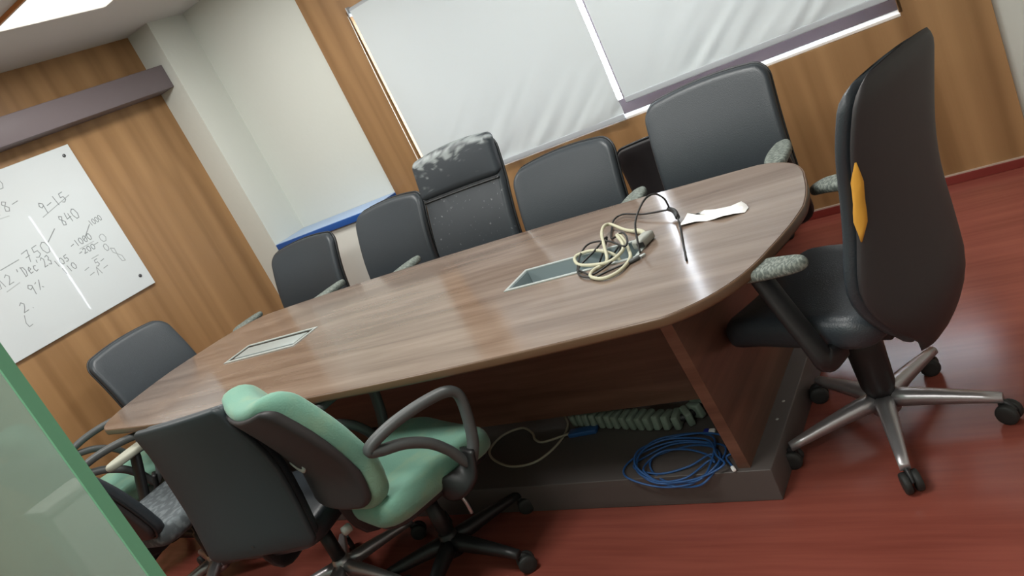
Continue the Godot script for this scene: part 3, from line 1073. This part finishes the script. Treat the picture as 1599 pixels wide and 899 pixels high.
	# --- near side
	tall_chair("tall waisted black leather chair on a chrome base, its back torn to yellow foam", Vector3(4.46, 0, 1.98), Vector2(-0.94, -0.34), -0.594)
	green_chair("pale green upholstered chair with a black back shell at the near side of the table", Vector3(3.09, 0, 2.57), Vector2(0.33, -0.944), 0.4)
	green_chair("pale green chair with loop arms tucked at the table's near left corner", Vector3(1.08, 0, 2.46), Vector2(0.4, -0.92), 0.2)
	leather_chair("task_chair", "dark chair seen from behind, left of the green chair at the near side", Vector3(2.635, 0, 2.69), Vector2(-0.17, -0.985), {"w": 0.47, "h": 0.53, "low": 0.41, "lean": 0.02, "crown": 0.0, "taper": 0.17, "curve": 0.15, "corner": 0.03, "seat_w": 0.43, "shell_over": 0.02, "arms": false, "shell_mat": M.shell_slate, "group": "dark chairs on the near side", "angle": 0.9, "seat": 0.44})
	leather_chair("task_chair", "dark chair with a worn grey seat and one cream armrest beside the glass panel", Vector3(1.76, 0, 2.66), Vector2(0.0, -1), {"w": 0.48, "h": 0.52, "lean": 0.42, "seat_mat": M.seat_grey, "pad_mat": M.arm_worn, "odd_side": 1, "odd_mat": M.arm_cream, "out": 0.28, "arm_y": 0.67, "group": "dark chairs on the near side", "seat": 0.46})
	small_things()

# ---------------------------------------------------------------- cables, paper and small parts
func small_things() -> void:
	var t := thing("cream_cable", "thick cream cable looped over the open table cable box, its plug to the right", "cable", Vector3.ZERO)
	obj("cord", tube(smooth_path([Vector3(3.81, 0.76, 1.77), Vector3(3.733, 0.758, 1.703), Vector3(3.657, 0.775, 1.646), Vector3(3.649, 0.785, 1.685), Vector3(3.68, 0.785, 1.774), Vector3(3.724, 0.77, 1.867), Vector3(3.779, 0.758, 1.986), Vector3(3.752, 0.758, 2.037), Vector3(3.763, 0.758, 2.09), Vector3(3.831, 0.758, 2.135), Vector3(3.877, 0.758, 2.106), Vector3(3.882, 0.758, 2.024), Vector3(3.847, 0.758, 1.941), Vector3(3.785, 0.775, 1.835), Vector3(3.757, 0.78, 1.813), Vector3(3.825, 0.78, 1.922), Vector3(3.834, 0.77, 1.968), Vector3(3.80, 0.765, 2.02), Vector3(3.674, 0.76, 1.969), Vector3(3.609, 0.76, 1.896), Vector3(3.601, 0.76, 1.848), Vector3(3.689, 0.77, 1.88), Vector3(3.764, 0.745, 1.90), Vector3(3.79, 0.70, 1.91)], 7), 0.0062), M.cream_cable, t)
	obj("plug", rbox(Vector3(0.045, 0.03, 0.085), 0.008), M.plug_grey, t).transform = Transform3D(Basis(Vector3.UP, -0.15), Vector3(3.887, 0.766, 1.895))
	obj("plug_sleeve", tube(smooth_path([Vector3(3.80, 0.76, 1.757), Vector3(3.845, 0.763, 1.80), Vector3(3.88, 0.766, 1.855)], 4), 0.0095), M.cream_cable, t)
	obj("socket_face", rbox(Vector3(0.028, 0.018, 0.004), 0.001), M.black_cable, t).transform = Transform3D(Basis(Vector3.UP, -0.15), Vector3(3.893, 0.766, 1.939))
	t = thing("black_cable", "thin black cable arching up from the pile of cables towards the torn paper", "cable", Vector3.ZERO)
	obj("cord", tube(smooth_path([Vector3(3.905, 0.757, 1.985), Vector3(3.90, 0.79, 1.96), Vector3(3.895, 0.84, 1.91), Vector3(3.91, 0.875, 1.83), Vector3(3.925, 0.872, 1.77), Vector3(3.925, 0.83, 1.71), Vector3(3.915, 0.782, 1.678)], 7), 0.0036), M.black_cable, t)
	obj("cord", tube(smooth_path([Vector3(3.905, 0.776, 1.675), Vector3(3.783, 0.768, 1.615), Vector3(3.66, 0.763, 1.526), Vector3(3.63, 0.762, 1.556), Vector3(3.657, 0.757, 1.651), Vector3(3.713, 0.762, 1.778), Vector3(3.784, 0.787, 1.823), Vector3(3.834, 0.787, 1.896), Vector3(3.845, 0.782, 1.954), Vector3(3.73, 0.776, 1.838), Vector3(3.624, 0.768, 1.78), Vector3(3.619, 0.765, 1.855), Vector3(3.656, 0.758, 1.971), Vector3(3.705, 0.757, 2.054), Vector3(3.783, 0.758, 2.103), Vector3(3.829, 0.757, 2.074), Vector3(3.885, 0.757, 2.045)], 7), 0.0036), M.black_cable, t)
	obj("cord", tube(smooth_path([Vector3(3.70, 0.72, 1.93), Vector3(3.704, 0.775, 1.79), Vector3(3.695, 0.772, 1.894), Vector3(3.663, 0.758, 1.974), Vector3(3.707, 0.757, 2.03), Vector3(3.768, 0.757, 2.071), Vector3(3.82, 0.765, 2.0), Vector3(3.80, 0.77, 1.90), Vector3(3.74, 0.73, 1.90)], 7), 0.0036), M.black_cable, t)
	obj("cord", tube(smooth_path([Vector3(3.975, 0.771, 1.775), Vector3(3.997, 0.757, 1.832), Vector3(4.058, 0.754, 1.992), Vector3(4.118, 0.754, 2.144)], 6), 0.0032), M.black_cable, t)
	obj("ferrite", tube(smooth_path([Vector3(3.91, 0.778, 1.674), Vector3(3.945, 0.776, 1.715), Vector3(3.975, 0.772, 1.775)], 4), 0.009), M.black_cable, t)
	obj("usb_connector", tube(smooth_path([Vector3(3.885, 0.757, 2.046), Vector3(3.915, 0.757, 2.021)], 2), 0.010, 0.0055, 8, false, Vector3.UP, null, 0.5), M.grey_plastic, t)
	obj("usb_tip", tube(smooth_path([Vector3(3.915, 0.757, 2.021), Vector3(3.93, 0.757, 2.006)], 2), 0.007, 0.003, 8, false, Vector3.UP, null, 0.5), M.aluminium, t)
	# torn paper, a thin sheet that curls a little
	var edge := [Vector2(3.992, 1.827), Vector2(4.05, 1.826), Vector2(4.091, 1.834), Vector2(4.12, 1.848), Vector2(4.152, 1.857), Vector2(4.19, 1.853), Vector2(4.225, 1.852), Vector2(4.229, 1.82), Vector2(4.218, 1.797), Vector2(4.192, 1.758), Vector2(4.15, 1.752), Vector2(4.10, 1.753), Vector2(4.06, 1.746), Vector2(4.022, 1.747), Vector2(3.982, 1.703), Vector2(3.985, 1.76)]
	var rings := []
	for k in [[0.0, 0.0], [0.5, 0.0], [1.0, 0.0], [1.0, 0.0008], [0.5, 0.0008], [0.02, 0.0008]]:
		var ring := PackedVector3Array()
		for e in edge:
			var q: Vector2 = Vector2(4.10, 1.795).lerp(e, maxf(k[0], 0.02))
			ring.append(Vector3(q.x, 0.7508 + k[1] + 0.010 * pow(k[0], 2.0) * (0.5 + 0.5 * sin(q.x * 40.0 + q.y * 23.0)), q.y))
		rings.append(ring)
	t = thing("torn_paper", "crumpled strip of torn white paper on the table beside the black cable", "paper", Vector3.ZERO)
	obj("paper_sheet", loft(rings), M.paper, t)
	# under the table
	t = thing("blue_cable_coil", "loose coil of blue network cable spilling over the table plinth edge", "cable", Vector3.ZERO)
	var rng := RandomNumberGenerator.new()
	rng.seed = 12
	var pts := []
	for k in 7:
		var cx := 3.862 + rng.randf_range(-0.03, 0.03)
		var cz := 2.242 + rng.randf_range(-0.03, 0.03)
		var rx := rng.randf_range(0.13, 0.20)
		var rz := rng.randf_range(0.07, 0.125)
		var tilt := rng.randf_range(-0.25, 0.35)
		for i in 9:
			var a := TAU * i / 9.0 + 0.4
			var q := Vector2(cos(a) * rx, sin(a) * rz).rotated(tilt) + Vector2(cx, cz)
			var y := 0.118 + k * 0.004 + 0.006 * sin(i * 2.1 + k)
			if q.y > 2.297:
				y -= (q.y - 2.297) * 0.7
				q.y = minf(q.y, 2.325)
			q.x = minf(q.x, 4.066)
			pts.append(Vector3(q.x, y, q.y))
	pts.append(Vector3(4.03, 0.125, 2.24))
	pts.append(Vector3(4.062, 0.118, 2.285))
	obj("cord", tube(smooth_path(pts, 6), 0.0036), M.blue_cable, t)
	obj("jack", rbox(Vector3(0.012, 0.010, 0.022), 0.002), M.paper, t).transform = Transform3D(Basis(Vector3.UP, 0.6), Vector3(4.066, 0.122, 2.296))
	t = thing("network_plug", "small blue and white network connector by the table end panel", "connector", Vector3(3.925, 0.1215, 2.085))
	obj("plug_body", rbox(Vector3(0.022, 0.014, 0.014), 0.002), M.paper, t).position = Vector3(0.012, 0, 0)
	obj("plug_boot", rbox(Vector3(0.018, 0.016, 0.018), 0.003), M.connector_blue, t).position = Vector3(-0.008, 0, 0)
	t = thing("white_cable", "dirty white cable lying in a loop on the table plinth", "cable", Vector3.ZERO)
	obj("cord", tube(smooth_path([Vector3(3.218, 0.20, 1.83), Vector3(3.24, 0.135, 1.88), Vector3(3.284, 0.119, 1.943), Vector3(3.294, 0.118, 2.056), Vector3(3.246, 0.118, 2.159), Vector3(3.14, 0.118, 2.178), Vector3(3.018, 0.118, 2.125), Vector3(2.948, 0.118, 2.05), Vector3(2.959, 0.118, 1.956), Vector3(3.038, 0.118, 1.916), Vector3(3.12, 0.118, 1.965), Vector3(3.157, 0.118, 2.01), Vector3(3.217, 0.119, 2.037), Vector3(3.322, 0.122, 2.004), Vector3(3.382, 0.12, 1.972)], 7), 0.005), M.white_cable, t)
	t = thing("blue_adapter", "flat blue plastic adapter where the white cable ends under the table", "adapter", Vector3(3.385, 0.113, 2.0), 0.1)
	obj("adapter_body", rbox(Vector3(0.12, 0.018, 0.04), 0.004), M.blue_cable, t).position.y = 0.0095
	t = thing("socket_block", "small white plug lying behind the cable spine under the table", "plug", Vector3(3.325, 0.113, 1.90))
	obj("plug_body", rbox(Vector3(0.035, 0.03, 0.03), 0.006), M.plug_grey, t).position.y = 0.016
	obj("plug_pin", rbox(Vector3(0.006, 0.006, 0.02), 0.001), M.aluminium, t).position = Vector3(0.0, 0.016, 0.024)
	# jointed cable spine lying on the plinth and curling back
	t = thing("cable_spine", "jointed grey-green plastic cable spine lying on the table plinth", "cable spine", Vector3.ZERO)
	var path := smooth_path([Vector3(3.33, 0.145, 1.925), Vector3(3.45, 0.145, 1.955), Vector3(3.58, 0.145, 1.985), Vector3(3.72, 0.145, 2.015), Vector3(3.82, 0.145, 2.02), Vector3(3.865, 0.15, 1.965), Vector3(3.84, 0.16, 1.90), Vector3(3.77, 0.17, 1.865), Vector3(3.69, 0.175, 1.845), Vector3(3.60, 0.18, 1.83)], 24)
	var made := rbox(Vector3(0.066, 0.056, 0.026), 0.008)
	var walked := 0.0
	var upto := 0.0
	for i in path.size() - 1:
		walked += path[i].distance_to(path[i + 1])
		if walked >= upto:
			upto += 0.037
			var o := obj("vertebra", made, M.vertebra, t)
			var d := (path[i + 1] - path[i]).normalized()
			o.transform = Transform3D(Basis.looking_at(d, Vector3.UP) * Basis(Vector3.BACK, rng.randf_range(-0.15, 0.15)), path[i])
	obj("spine_core", tube(path, 0.014), M.black_plastic, t)

func frame_mesh(x0: float, x1: float, y0: float, y1: float, z0: float, z1: float, mull: Array) -> ArrayMesh:
	var st := begin()
	var w := 0.05
	for b in [[Vector3(x0, y0, z0), Vector3(x1, y0 + 0.085, z1)], [Vector3(x0, y1 - w, z0), Vector3(x1, y1, z1)], [Vector3(x0, y0 + w, z0), Vector3(x0 + w, y1 - w, z1)], [Vector3(x1 - w, y0 + w, z0), Vector3(x1, y1 - w, z1)], [Vector3(mull[0], y0 + w, z0), Vector3(mull[1], y1 - w, z1)]]:
		st.append_from(box(b[1] - b[0]), 0, Transform3D(Basis(), (b[0] + b[1]) / 2))
	return st.commit()
